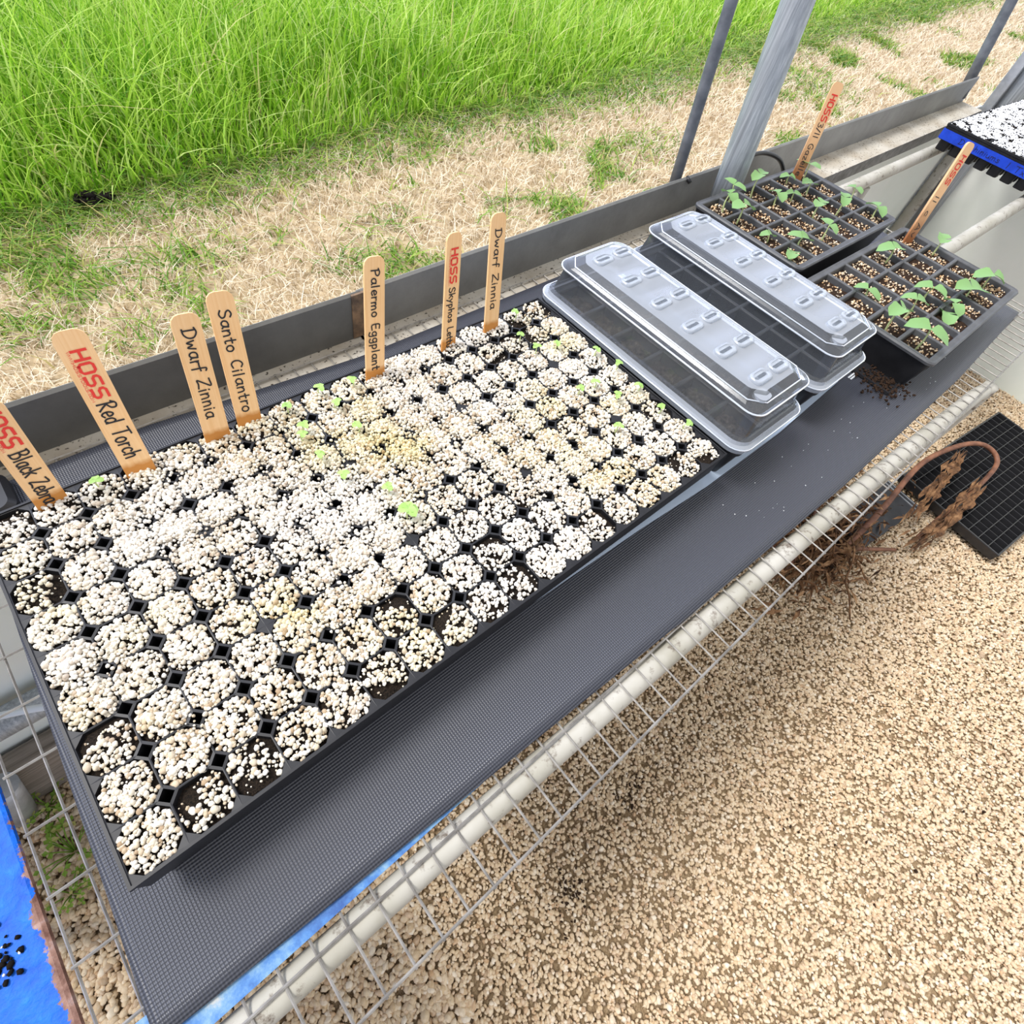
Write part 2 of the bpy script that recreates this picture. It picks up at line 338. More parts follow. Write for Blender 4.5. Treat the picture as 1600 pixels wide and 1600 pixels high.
def tufts():
    k = 120000; t = rng.uniform(0,1,k)**1.8; x = -1.2+14*t; y = rng.uniform(1.0, 3.6, k)
    g = fbm(x,y,1.9,3.1)+.6*fbm(x,y,5.5,8.2)
    near = np.exp(-((edge_y(x)-y+.05)/.26)**2)*1.0
    p = np.zeros(k)
    for cx, cy, r in ((.32,1.97,.16),(.66,1.95,.14),(.2,1.99,.13),(1.15,1.64,.13),(.33,1.62,.10),(.5,1.75,.08),(3.2,1.9,.22),(5.4,2.08,.35),(2.0,1.75,.12),(1.5,1.9,.1),(.0,1.8,.1)):
        p = np.maximum(p, np.exp(-(((x-cx)/r)**2+((y-cy)/r/.7)**2)))
    keep = seen(x,y)&(y < edge_y(x)+.35)&((g > .38+.014*np.clip(x,0,12)+rng.normal(0,.09,k))|(rng.uniform(0,1,k) < near)|(rng.uniform(0,1,k) < p*.55)); x, y = x[keep], y[keep]
    d = 1+.16*np.clip(x,0,12); print('tufts', len(x))
    return blades('green_tufts', x, y, LZ, rng.uniform(.025,.075,len(x))*d**.3*np.where(y > edge_y(x)-.25,1.3,1), .0075*d**.8, rng.uniform(.5,1.5,len(x)), m_weed, 2)
tag(tufts(), 'scattered green weed tufts growing through the dry lawn strip', 'weeds', kind='stuff')
def tall():
    k = 95000; t = rng.uniform(0,1,k)**1.7; x = -2.2+15*t; y = edge_y(x)+rng.uniform(-.05,1,k)**1.3*4.2*np.where(x < 3,1,1)
    keep = seen(x,y,LZ,200); x, y = x[keep], y[keep]; e = y-edge_y(x)
    hx = np.interp(x, [-2,1.5,3,4.5,8], [.55,.52,.40,.22,.15])*(1+.25*fbm(x,y,1.3,5.5))
    h = hx*np.clip(.22+e/.55,.2,1)*rng.uniform(.55,1.15,len(x)); d = 1+.13*np.clip(x,0,12); print('tall', len(x))
    return blades('tall_grass', x, y, LZ, h, rng.uniform(.006,.013,len(x))*d**.8, np.clip(rng.gamma(2.2,.16,len(x)),.03,1.1), m_grass, 5)
tag(tall(), 'tall bright green uncut grass filling the far side of the lawn', 'grass', kind='stuff')
P = rng.normal(0,1,(90,3)); P = np.c_[.47+.028*P[:,0], 2.40+.022*P[:,1], LZ+.03+.014*np.abs(P[:,2])]
tag(grains('mole_hill', P, rng.uniform(.008,.016,90), m_mud, ICO1, .8, .2), 'black clump of loose soil at the foot of the tall grass', 'soil clump')

# metal ledge: upstand, folded lip, dusty shelf, front face
def ledge(name, xa, ya, xb, yb, m, parent_label):
    V = []; F = []
    prof = [(-.073,-.100),(-.073,-.068),(-.002,-.068),(-.002,.000),(.001,.0035),(.0035,.002),(.0015,-.003),(.0015,-.071),(-.069,-.071),(-.069,-.100)]
    for x, y in ((xa,ya),(xb,yb)): V += [(x, y+p, z) for p, z in prof]
    k = len(prof); F = [(i,(i+1)%k,k+(i+1)%k,k+i) for i in range(k)]+[tuple(range(k))[::-1], tuple(range(k,2*k))]
    o = pm(name, V, F, m); o.data.materials.append(m_flange); o.data.materials.append(m_purlin)
    o.data.polygons[1].material_index = 1; o.data.polygons[0].material_index = 2
    return tag(o, parent_label, kind='structure')
ledge('trim_1', -.6,.470, .462,.462, m_ledge, 'dull grey metal ledge left of the rusty joint')
ledge('trim_2', .458,.464, 2.86,.516, m_ledge2, 'lighter grey metal ledge running right to the end wall')
bm = bmesh.new(); bbox(bm, .447, .468, .4585, .4625, -.066, .002)
tag(obj('ledge_joint_plate', bm, m_rust), 'rusty brown splice plate where the two metal ledges meet', 'plate')

# hoops and poles
def pole(name, p, d, r, lo, hi, m, label, cat):
    p = Vector(p); d = Vector(d).normalized(); t = thing(name, label, cat, p+d*lo)
    bm = bmesh.new(); tube(bm, [(0,0,0)]+[(0,d.y*s*(1+0.0*s),d.z*s) for s in np.linspace(0,hi-lo,9)[1:]], r, 24); obj('tube', bm, m, t); return t
t = pole('hoop_post', (1.284,.425,-.066), (0,.109,.994), .0265, 0, .9, m_galvp, 'thick brushed galvanized hoop post behind the clear domes', 'post')
bm = bmesh.new(); tube(bm, [(0,0,0),(0,0,.018)], .030, 24); obj('base_collar', bm, m_galv, t)
t = pole('guide_pole', (1.199,.500,0), (0,.104,.995), .0105, -.05, .9, m_darkpole, 'thin dark grey pole outside the ledge left of the thick post', 'pole')
bm = bmesh.new(); tube(bm, [(.008,-.012,.052),(.008,-.024,.046)], .004, 10); obj('bolt', bm, m_rubber, t)
pole('guide_pole', (2.845,.535,0), (0,.186,.983), .016, -.06, .9, m_darkpole, 'dark grey pole rising at the far right end of the ledge', 'pole')
pole('hoop_post', (2.985,.400,-.5), (0,.03,1), .032, 0, 1.6, m_galvp, 'galvanized corner post behind the blue taped tray', 'post')
bm = bmesh.new(); tube(bm, [(2.94,.446,GZ),(2.94,.446,-.09)], .02, 16)
tag(obj('kneewall_post', bm, m_pipe), 'pale upright post at the corner of the kneewall panels', 'post')

# left end under the bench: rail, baseboard, galvanized foot
bm = bmesh.new(); tube(bm, [(-1.5,.437,-.512),(.6,.437,-.512)], .024, 16)
tag(obj('kneewall_rail', bm, m_galvp), 'grey round rail across the left kneewall panels', 'rail')
bm = bmesh.new(); bbox(bm, -1.5, 1.0, .425, .463, GZ, -.655)
tag(bevel(obj('baseboard_back', bm, m_wood), .004), 'weathered grey board along the foot of the kneewall', kind='structure')
bm = bmesh.new(); tube(bm, [(-.33,.415,-.84),(-.275,.405,-.64)], .022, 14)
tag(obj('ground_stake', bm, m_galv), 'short galvanized stake leaning on the grey baseboard', 'stake')
bm = bmesh.new(); tube(bm, smoothpts([(-.20,.40,-.40),(-.12,.37,-.412),(-.06,.34,-.43),(.0,.33,-.42),(.1,.34,-.36)]), .0055, 8)
tag(obj('clear_hose', bm, m_hose), 'loop of cloudy clear tubing under the left end of the mat', 'hose')
def weed(x, y, s, label):
    t = thing('ground_weed', label, 'weed', (x,y,GZ))
    for k in range(14):
        a = rng.uniform(0,6.28); r = s*rng.uniform(.3,1); bm = bmesh.new(); h = s*rng.uniform(.3,.9)
        tip = Vector((math.cos(a)*r, math.sin(a)*r, h)); tube(bm, [(0,0,0), tip*.5+Vector((0,0,h*.2)), tip], .0012, 5); sd_ = tip.cross(Vector((0,0,1))).normalized()
        for j in range(3):
            b_ = j*2.1+a; d = Vector((math.cos(b_), math.sin(b_), .2)); e = d.cross(Vector((0,0,1))).normalized(); L = s*.2
            vv = [bm.verts.new(tip+q) for q in (Vector((0,0,0)), d*L*.5+e*L*.4, d*L+Vector((0,0,-L*.2)), d*L*.5-e*L*.4)]; bm.faces.new(vv)
        obj('leaf_sprig', bm, m_weed, t)
weed(-.285,.40,.05,'small green weed sprouting against the grey baseboard')
weed(-.275,.30,.06,'green weed in the gravel under the left bench corner')
weed(-.30,.24,.04,'smallest green weed in the gravel beside the blue table')

# ================================================================== BENCH
bench = thing('wire_bench', 'wire mesh bench top on dirty white pipes under the trays', 'bench', (0,0,0))
V = []; F = []
def wire(a, b, r=.0011):
    a, b = Vector(a), Vector(b); d = (b-a).normalized(); up = Vector((0,0,1)); s = d.cross(up)*r; u_ = up*r; i = len(V)
    for p in (a,b): V.extend([p+s, p+u_, p-s, p-u_])
    for k in range(4): F.append((i+k, i+(k+1)%4, i+4+(k+1)%4, i+4+k))
for k in range(68): wire((-.0625+.0255*k,-.159,-.0652), (-.0625+.0255*k,.446,-.0652))
for k in range(13): wire((-.0645,-.157+.05*k,-.0638), (1.648,-.157+.05*k,-.0638), .0012)
pm('wire_mesh', V, F, m_wire, bench)
def pipe(pts, r, name='support_pipe'):
    bm = bmesh.new(); tube(bm, smoothpts(pts), r, 16); obj(name, bm, m_pipe, bench)
pipe([(-.3,-.105,-.0785),(.2,-.112,-.0785),(.8,-.131,-.0785),(1.2,-.150,-.0785),(1.29,-.156,-.080),(1.325,-.160,-.097),(1.332,-.162,-.14),(1.332,-.162,-.815)], .0122)
pipe([(.0,.10,-.0815),(1.0,.098,-.0815),(2.96,.092,-.0815)], .0155)
pipe([(.02,.355,-.0815),(1.0,.36,-.0815),(2.96,.385,-.0815)], .0155)
for x, y in ((.06,.355),(1.9,.37)):
    bm = bmesh.new(); tube(bm, [(x,y,-.097),(x,y,-.815)], .014, 14); obj('leg', bm, m_pipe, bench)

# slate mat, blue painted lath, pale sheet
def sheet(name, pts_front, pts_back, z, th, m, nu=160, nv=40, wav=.0007):
    xs = np.linspace(0,1,nu); V = []; F = []
    for t_ in (0,1):
        for j in range(nv):
            for u_ in xs:
                a = np.array([np.interp(u_, np.linspace(0,1,len(pts_front)), [p[c] for p in pts_front]) for c in (0,1)])
                b = np.array([np.interp(u_, np.linspace(0,1,len(pts_back)), [p[c] for p in pts_back]) for c in (0,1)])
                p = a+(b-a)*j/(nv-1); w_ = wav*(1+mnoise.noise((p[0]*5,p[1]*9,1.7)))*(1 if p[1] < -.01 else .12)
                V.append((p[0],p[1],z+w_+(0 if t_ == 0 else -th)))
    o = nu*nv
    for j in range(nv-1):
        for i in range(nu-1):
            a = j*nu+i; F.append((a,a+1,a+nu+1,a+nu)); F.append((o+a,o+a+nu,o+a+nu+1,o+a+1))
    rim = [i for i in range(nu)]+[j*nu+nu-1 for j in range(1,nv)]+[(nv-1)*nu+i for i in range(nu-2,-1,-1)]+[j*nu for j in range(nv-2,0,-1)]
    for a, b in zip(rim, rim[1:]+rim[:1]): F.append((a,o+a,o+b,b))
    return pm(name, V, F, m, None, True)
tag(sheet('bench_mat', [(-.036,-.080),(.20,-.092),(.5,-.106),(.85,-.117),(1.25,-.117),(1.595,-.104)], [(-.012,.432),(.16,.437),(.43,.417),(.9,.425),(1.62,.405)], -.0605, .0018, m_mat),
    'long slate grey woven rubber mat covering the bench', 'mat')
bm = bmesh.new(); vv = [bm.verts.new(p) for p in ((-.075,-.0945,-.0648),(.24,-.0935,-.0648),(.26,-.075,-.0648),(-.075,-.060,-.0648),(-.075,-.0945,-.0628),(.24,-.0935,-.0628),(.26,-.075,-.0628),(-.075,-.060,-.0628))]
for f_ in ((4,5,6,7),(3,2,1,0),(0,1,5,4),(1,2,6,5),(2,3,7,6),(3,0,4,7)): bm.faces.new([vv[i] for i in f_])
tag(obj('painted_lath', bm, m_blue), 'peeling light blue lath showing along the front of the mat', 'lath')
fr_ = [(.36,.006),(.55,.0),(.675,-.007),(.85,-.008),(1.035,.0),(1.035,.372),(.36,.372)]
bm = bmesh.new(); loft(bm, [[(x,y,z) for x, y in fr_] for z in (-.0585,-.0568)], True, True)
tag(obj('plastic_sheet', bm, m_under), 'pale blue plastic sheet lying under the domed trays', 'sheet')
# sunk black end of the mat with moulded white print and spilled soil
t = thing('flat_tray', 'shallow glossy black flat under the front corner of the right tray', 'tray', (1.085,-.062,-.0585))
bm = bmesh.new(); bbox(bm, 0,.42, 0,.225, 0,.0015); obj('base', bm, m_gridtray, t)
bm = bmesh.new(); bbox(bm, 0,.42,-.0015,.0015, 0,.004); bbox(bm, -.0015,.0015,0,.225,0,.0045); obj('rim', bm, m_gridtray, t)
bm = bmesh.new()
for k in range(6):
    for j in range(2): bbox(bm, -.022+k*.0042, -.0195+k*.0042, .052+j*.004, .0545+j*.004, -.0005, .0006)
tag(obj('print_mark', bm, m_ltext, t), 'row of small white moulded marks')
P = np.c_[rng.normal(1.10,.022,260), rng.normal(-.045,.022,260), np.full(260,-.0555)]; P = P[(P[:,0] > 1.03)&(P[:,1] > -.10)]; 
tag(grains('spilled_soil', P, rng.uniform(.0008,.003,len(P)), m_soil24, ICO1), 'spill of dark soil beside the right seedling tray', 'soil', kind='stuff')
P = np.c_[rng.uniform(.65,1.3,36), rng.uniform(-.10,-.03,36), np.full(36,-.0588)]
tag(grains('mat_crumbs', P, rng.uniform(.0004,.0009,36), m_perlw, ICO1), 'loose white grains fallen on the front of the mat', 'grains', kind='stuff')

# thermostat at the left
t = thing('mat_thermostat', 'rounded black control box on the back left of the mat', 'control box', (-.035,.408,-.0595))
bm = bmesh.new(); loft(bm, [[(x,y,z) for x, y in rrect(hx,hy,r)] for hx,hy,r,z in ((.055,.026,.012,0),(.057,.028,.013,.004),(.057,.028,.013,.012),(.052,.023,.010,.017))], True, True); obj('case', bm, m_rubber, t)
bm = bmesh.new(); loft(bm, [[(x,y,z) for x, y in rrect(.044,.016,.006)] for z in (.017,.0185)]); obj('window', bm, m_lens, t)

# ================================================================== PLUG TRAYS
PT = .0374
def plug_tray(label, loc, rotz, nx, ny, skirt=.036, deep=.06):
    t = thing('plug_tray', label, 'seed tray', loc, rotz); V = []; F = []
    h = PT/2; ch = .0058; wall = .0008
    def octo(hh, c, z, cs): # cs: chamfer per corner (+,+),(-,+),(-,-),(+,-)
        return [(hh,hh-cs[0],z),(hh-cs[0],hh,z),(-hh+cs[1],hh,z),(-hh,hh-cs[1],z),(-hh,-hh+cs[2],z),(-hh+cs[2],-hh,z),(hh-cs[3],-hh,z),(hh,-hh+cs[3],z)]
    def add(lp, cx, cy):
        i = len(V); V.extend([(cx+x,cy+y,z) for x,y,z in lp]); return i
    for i in range(nx):
        for j in range(ny):
            cx, cy = (i+.5)*PT, (j+.5)*PT; cs = []
            for sx_, sy_ in ((1,1),(-1,1),(-1,-1),(1,-1)):
                ii, jj = i+(sx_ > 0), j+(sy_ > 0)
                cs.append(1e-5 if ii in (0,nx) or jj in (0,ny) or (ii%4 == 0 and jj%3 == 0) else ch)
            a = add(octo(h, 0, 0, cs), cx, cy); ci = ch+wall*1.8
            b = add(octo(h-wall, 0, -.0002, [ci]*4), cx, cy); c = add(octo(h-wall-.002, 0, -.02, [ci]*4), cx, cy); d = add(octo(h-.0055, 0, -deep+.0005, [.004]*4), cx, cy)
            for k in range(8):
                k2 = (k+1)%8; F.append((a+k,a+k2,b+k2,b+k)); F.append((b+k,b+k2,c+k2,c+k)); F.append((c+k,c+k2,d+k2,d+k))
            F.append(tuple(d+k for k in range(8)))
            for k, q in ((0,0),(2,1),(4,2),(6,3)):
                if cs[q] > .001:
                    e = add([octo(h,0,-.03,cs)[k], octo(h,0,-.03,cs)[k+1]], cx, cy); F.append((a+k, e, e+1, a+k+1))
    pm('cell_deck', V, F, m_tray, t)
    bm = bmesh.new(); X, Y = nx*PT, ny*PT
    def rect(o, z): return [(-o,-o,z),(X+o,-o,z),(X+o,Y+o,z),(-o,Y+o,z)]
    loft(bm, [rect(0,0),rect(0,.0012),rect(.0022,.0012),rect(.0022,-.004),rect(.0010,-.005),rect(-.0005,-skirt),rect(-.0015,-skirt),rect(-.0005,-.006)], False)
    o = obj('outer_skirt', bm, m_tray, t)
    return t
def fill_soil(t, label, nx, ny, z=-.0045, dome=.002, name='potting_soil'):
    V = []; F = []
    for i in range(nx):
        for j in range(ny):
            cx, cy = (i+.5)*PT, (j+.5)*PT; b = len(V); h = PT/2-.001; c = .0075
            lp = [(h,h-c),(h-c,h),(-h+c,h),(-h,h-c),(-h,-h+c),(-h+c,-h),(h-c,-h),(h,-h+c)]
            zz = z+rng.uniform(-.002,.001)
            V += [(cx+x,cy+y,zz) for x, y in lp]+[(cx+x*.55,cy+y*.55,zz+dome+rng.uniform(-.001,.001)) for x, y in lp]+[(cx,cy,zz+dome*1.3)]
            for k in range(8):
                k2 = (k+1)%8; F += [(b+k,b+k2,b+8+k2),(b+k,b+8+k2,b+8+k),(b+8+k,b+8+k2,b+16)]
    o = pm(name, V, F, m_soil, None, True); o.matrix_world = Matrix.LocRotScale(t.location, t.rotation_euler, None)
    return tag(o, label, 'soil', kind='stuff')
TA = plug_tray('big black plug tray of perlite topped cells at front left', (0,0,0), 0, 18, 9)
fill_soil(TA, 'dark potting soil filling the cells of the big plug tray', 18, 9)
def perlite(nx, ny, per, over):
    P = []; Rr = []; h = PT/2-.0012
    for i in range(nx):
        for j in range(ny):
            cx, cy = (i+.5)*PT, (j+.5)*PT
            den = .98+.42*mnoise.noise((i*.33,j*.45,3.3))+random.uniform(-.12,.12)
            if (i,j) in DARK: den = DARK[(i,j)]
            k = int(per*max(.25,min(den,1.15))); ox, oy = random.uniform(-.006,.006), random.uniform(-.006,.006)
            x = rng.uniform(-h,h,k*2); y = rng.uniform(-h,h,k*2)
            ok = (np.abs(x)+np.abs(y) < 2*h-.0082); x, y = x[ok][:k], y[ok][:k]
            if den < .62:   # a bare patch on one side
                s_ = (x*math.cos(i*2.1+j)+y*math.sin(i*2.1+j)) < .008; x, y = x[s_], y[s_]
            d2 = (x*x+y*y)/(h*h); rr = np.clip(rng.normal(.00168,.00050,len(x)),.0008,.0033)
            P.append(np.c_[cx+x, cy+y, -.0045+.0045*(1-d2*.6)+rr*.35+rng.uniform(0,.0015,len(x))]); Rr.append(rr)
            kf = 34; x = rng.uniform(-h,h,kf); y = rng.uniform(-h,h,kf); ok = (np.abs(x)+np.abs(y) < 2*h-.0078); x, y = x[ok], y[ok]
            P.append(np.c_[cx+x, cy+y, -.0030+.002*(1-(x*x+y*y)/(h*h))+rng.uniform(0,.001,len(x))]); Rr.append(rng.uniform(.0005,.0011,len(x)))
    # grains spilled over the ribs
    k = over; x = rng.uniform(.002,nx*PT-.002,k); y = rng.uniform(.002,ny*PT-.002,k)
    g = fbm(x,y,9,2.2)+.5*fbm(x,y,24,6.1)
    ctr = np.exp(-(((x-.30)/.22)**2+((y-.21)/.09)**2))
    ix, iy = np.round(x/PT)*PT, np.round(y/PT)*PT; dh = np.abs(x-ix)+np.abs(y-iy)
    keep = (g+ctr*.8 > .30)&((dh > .0075)|(rng.uniform(0,1,k) < .10+.5*ctr)); x, y = x[keep], y[keep]; rr = np.clip(rng.normal(.0016,.00045,len(x)),.0008,.0028)
    P.append(np.c_[x,y,.0004+rr*.5+rng.uniform(0,.0012,len(x))]); Rr.append(rr)
    P = np.concatenate(P); Rr = np.concatenate(Rr); print('perlite', len(P)); return P, Rr
DARK = {(0,0):1.1,(0,1):1.0,(1,0):.55,(2,0):.5,(0,2):.6,(0,6):.45,(3,0):.95,(5,0):.6,(7,0):.6,(9,0):.55,(12,0):.6,(13,0):.7,(16,0):.5,(17,0):.6,(17,8):.6,(16,7):.45,(15,7):.45,(16,8):.6,(14,7):.6,(6,1):.6,(9,1):.6,(14,3):.7,(17,2):.6,(0,8):.6,(3,8):.6}
Pp, Rp = perlite(18, 9, 225, 22000)
tag(grains('perlite_topping', Pp, Rp, m_perl, ICO2, .85, .10), 'cream perlite grains covering the cells of the big plug tray', 'perlite', kind='stuff')

TE = plug_tray('black plug tray with blue tape standing on the pipes at far right', (2.225,.030,.0045), math.radians(-2), 18, 9)
fill_soil(TE, 'dark soil in the cells of the blue taped tray', 18, 9)
P = np.c_[rng.uniform(.003,18*PT-.003,19000), rng.uniform(.003,9*PT-.003,19000), rng.uniform(.0,.003,19000)]
g = fbm(P[:,0],P[:,1],60,1.); P = P[g > -.27]
o = grains('perlite_topping', P, rng.uniform(.0011,.0024,len(P)), m_perlw, ICO1, .8); o.matrix_world = Matrix.LocRotScale(TE.location, TE.rotation_euler, None)
tag(o, 'bright white perlite covering the blue taped tray', 'perlite', kind='stuff')

# 24 cell trays and dome base trays: rectangular cells with rounded rim
def cell_tray(name, label, loc, rotz, X, Y, nx, ny, rib, rim, depth, m, floor_m=None):
    t = thing(name, label, 'seed tray', loc, rotz); V = []; F = []
    px, py = (X-2*rim+rib)/nx, (Y-2*rim+rib)/ny
    xs = [rim+i*px for i in range(nx)]; ys = [rim+j*py for j in range(ny)]; cells = [(x,y,x+px-rib,y+py-rib) for x in xs for y in ys]
    def quad(*p): i = len(V); V.extend(p); F.append(tuple(range(i,i+len(p))))
    ex = sorted(set([0,X]+[c[0] for c in cells]+[c[2] for c in cells])); ey = sorted(set([0,Y]+[c[1] for c in cells]+[c[3] for c in cells]))
    isc = set((round(c[0],5),round(c[1],5)) for c in cells)
    for a, b in zip(ex, ex[1:]):
        for c, d in zip(ey, ey[1:]):
            if (round(a,5),round(c,5)) in isc: continue
            quad((a,c,0),(b,c,0),(b,d,0),(a,d,0))
    tp = .006
    for x0,y0,x1,y1 in cells:
        A = [(x0,y0,0),(x1,y0,0),(x1,y1,0),(x0,y1,0)]; B = [(x0+tp,y0+tp,-depth),(x1-tp,y0+tp,-depth),(x1-tp,y1-tp,-depth),(x0+tp,y1-tp,-depth)]
        for k in range(4): quad(A[k],A[(k+1)%4],B[(k+1)%4],B[k])
        quad(*B)
    me = bpy.data.meshes.new('cell_grid'); me.from_pydata(V,[],F); bm = bmesh.new(); bm.from_mesh(me); bmesh.ops.remove_doubles(bm, verts=bm.verts, dist=1e-5)
    bmesh.ops.recalc_face_normals(bm, faces=bm.faces)
    o = obj('cell_grid', bm, m, t); bevel(o, .0018, 3)
    bm = bmesh.new()
    def lp(o_, z, r): return [(x+X/2,y+Y/2,z) for x, y in rrect(X/2+o_,Y/2+o_,r)]
    loft(bm, [lp(-.0003,-.0002,.008),lp(.0035,.0008,.011),lp(.0055,-.0015,.013),lp(.0050,-.0055,.012),lp(.0022,-.006,.009)], False, smooth=False)
    obj('rim', bm, m, t)
    bm = bmesh.new(); loft(bm, [lp(.0022,-.006,.009),lp(-.007,-depth-.001,.007)], False); obj('side_wall', bm, m_tray, t)  # shade below the rim painted in by giving the wall the blacker plastic
    return t, cells
def fill_cells(t, cells, z, m, name, label, seed=0, amp=.0025, sub=6):
    V = []; F = []
    for x0,y0,x1,y1 in cells:
        b = len(V); e = .0012
        for j in range(sub+1):
            for i in range(sub+1):
                x = x0+e+(x1-x0-2*e)*i/sub; y = y0+e+(y1-y0-2*e)*j/sub
                V.append((x,y,z+amp*mnoise.noise((x*90+seed,y*90,seed))+.5*amp*mnoise.noise((x*260,y*260,seed))))
        for j in range(sub):
            for i in range(sub): a = b+j*(sub+1)+i; F.append((a,a+1,a+sub+2,a+sub+1))
    o = pm(name, V, F, m, None, True); o.matrix_world = Matrix.LocRotScale(t.location, t.rotation_euler, None)
    return tag(o, label, 'soil', kind='stuff')
def flecks(t, cells, z, label, per=80):
    P = []
    for c in cells:
        k = int(per*random.uniform(.6,1.2)); P.append(np.c_[rng.uniform(c[0]+.003,c[2]-.003,k), rng.uniform(c[1]+.003,c[3]-.003,k), np.full(k,z)+rng.uniform(-.0005,.0015,k)])
    P = np.concatenate(P); o = grains('perlite_flecks', P, np.clip(rng.normal(.0015,.0006,len(P)),.0006,.0034), m_perl24, ICO1, .75, .15)
    o.matrix_world = Matrix.LocRotScale(t.location, t.rotation_euler, None); return tag(o, label, 'perlite', kind='stuff')
XC, YC = .372, .226
TC, cc = cell_tray('cell_tray', 'charcoal 24 cell seedling tray at the back beside the thick post', (1.148,.182,0), 0, XC, YC, 6, 4, .006, .007, .056, m_tray24)
fill_cells(TC, cc, -.0095, m_soil24, 'seedling_soil', 'brown seed mix in the back 24 cell tray', 1); flecks(TC, cc, -.0085, 'tan perlite flecks on the soil of the back 24 cell tray')
TD, cd = cell_tray('cell_tray', 'charcoal 24 cell seedling tray at the front right of the bench', (1.120,-.074,0), 0, .385, .226, 6, 4, .006, .007, .0555, m_tray24)
fill_cells(TD, cd, -.0095, m_soil24, 'seedling_soil', 'brown seed mix in the front right 24 cell tray', 2); flecks(TD, cd, -.0085, 'tan perlite flecks on the soil of the front right 24 cell tray')

# ------------------------------------------------------------------ domed propagation trays
DX, DY = .136, .348
TA2, ca = cell_tray('propagation_tray', 'black propagation tray of dark soil next to the big plug tray', (.692,-.006,-.003), 0, DX, DY, 2, 6, .006, .008, .0535, m_tray)
fill_cells(TA2, ca, -.014, m_fluff, 'fluffy_soil', 'fluffy dark soil under the left clear dome', 3, .007, 10)
TB2, cb = cell_tray('propagation_tray', 'empty black propagation tray under the right clear dome', (.886,-.002,-.003), 0, DX, DY, 2, 6, .006, .008, .0535, m_tray)
def dome(label, cx, cy):
    t = thing('humidity_dome', label, 'dome', (cx,cy,.0005)); hx, hy = DX/2+.007, DY/2+.007
    bm = bmesh.new(); L = lambda o_, z, r: [(x,y,z) for x, y in rrect(hx+o_,hy+o_,r)]
    def chf(o_, z, c): # chamfered upper outline
        a, b = hx+o_, hy+o_; p = []
        for sx_, sy_, in ((1,1),(-1,1),(-1,-1),(1,-1)):
            q = [(a*sx_,(b-c)*sy_),((a-c)*sx_,b*sy_)]
            if sx_*sy_ < 0: q = q[::-1]
            (x0,y0),(x1,y1) = q
            p += [(x0+(x1-x0)*k/6, y0+(y1-y0)*k/6, z) for k in range(7)]
        return p
    loft(bm, [L(.001,-.004,.022),L(.0012,.003,.022),L(-.003,.0045,.021),L(-.0045,.009,.020),L(-.008,.010,.018),L(-.0095,.012,.017),
              L(-.0150,.044,.018),L(-.0115,.0455,.019),L(-.0115,.0485,.019),L(-.0155,.0500,.018),chf(-.020,.0535,.017),chf(-.030,.0600,.014)], False, smooth=False)
    o = obj('shell', bm, m_clear, t)
    bm = bmesh.new(); loft(bm, [L(.0016,-.0035,.0225),L(.0020,.0035,.0225),L(-.0026,.0052,.0215),L(-.0042,.0096,.0205)], False, smooth=False); obj('flange', bm, m_milky_refl, t)
    for o_, z_, r_, w_ in ((-.0107,.047,.019,.0014),(.0018,.0032,.0225,.0012),(-.0195,.0537,.017,.0010)):
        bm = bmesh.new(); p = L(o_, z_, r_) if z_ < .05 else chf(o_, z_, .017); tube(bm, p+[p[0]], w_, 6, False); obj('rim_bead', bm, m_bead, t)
    # moulded top plate, lightly waved between the vents
    a, b = hx-.030, hy-.030; V = []; F = []; nu, nv = 10, 72
    for j in range(nv+1):
        for i in range(nu+1):
            x = -a+2*a*i/nu; y = -b+2*b*j/nv
            c = .014-max(0,(abs(y)-(b-.014))); lim = a-max(0,(.014-c)); x = x*lim/a
            V.append((x,y,.0600+.0022*math.sin(math.pi*i/nu)**.5-.0016*math.cos(6*math.pi*(y+b)/(2*b)*2)*math.sin(math.pi*i/nu)))
    for j in range(nv):
        for i in range(nu): q = j*(nu+1)+i; F.append((q,q+1,q+nu+2,q+nu+1))
    pm('top_plate', V, F, m_milky_refl, t, True)
    for k in range(6):
        y = (k-2.5)*.0525-.002
        for sx_ in (-1,1):
            bm = bmesh.new(); cx_ = sx_*.0195
            pl = lambda g, z: [(x+cx_,yy+y,z) for x, yy in rrect(.0150+g,.0078+g,.0072,5)]
            loft(bm, [pl(.002,.0605),pl(.0012,.0645),pl(0,.0655),pl(-.0015,.0655),pl(-.0022,.0640),pl(-.003,.0638)]); obj('vent_boss', bm, m_milky_refl, t)
    bm = bmesh.new(); q = [(x*.9-.0355,y*.9-hy+.030,0) for x, y in rrect(.012,.010,.008)]
    loft(bm, [[(x,y,.0530) for x, y, z in q],[(x,y,.0575) for x, y, z in q]]); obj('corner_boss', bm, m_milky_refl, t)
    return t
dome('clear humidity dome over the soil filled tray, left of the two', .692+DX/2, -.006+DY/2)
dome('clear humidity dome over the empty tray, right of the two', .886+DX/2, -.002+DY/2)

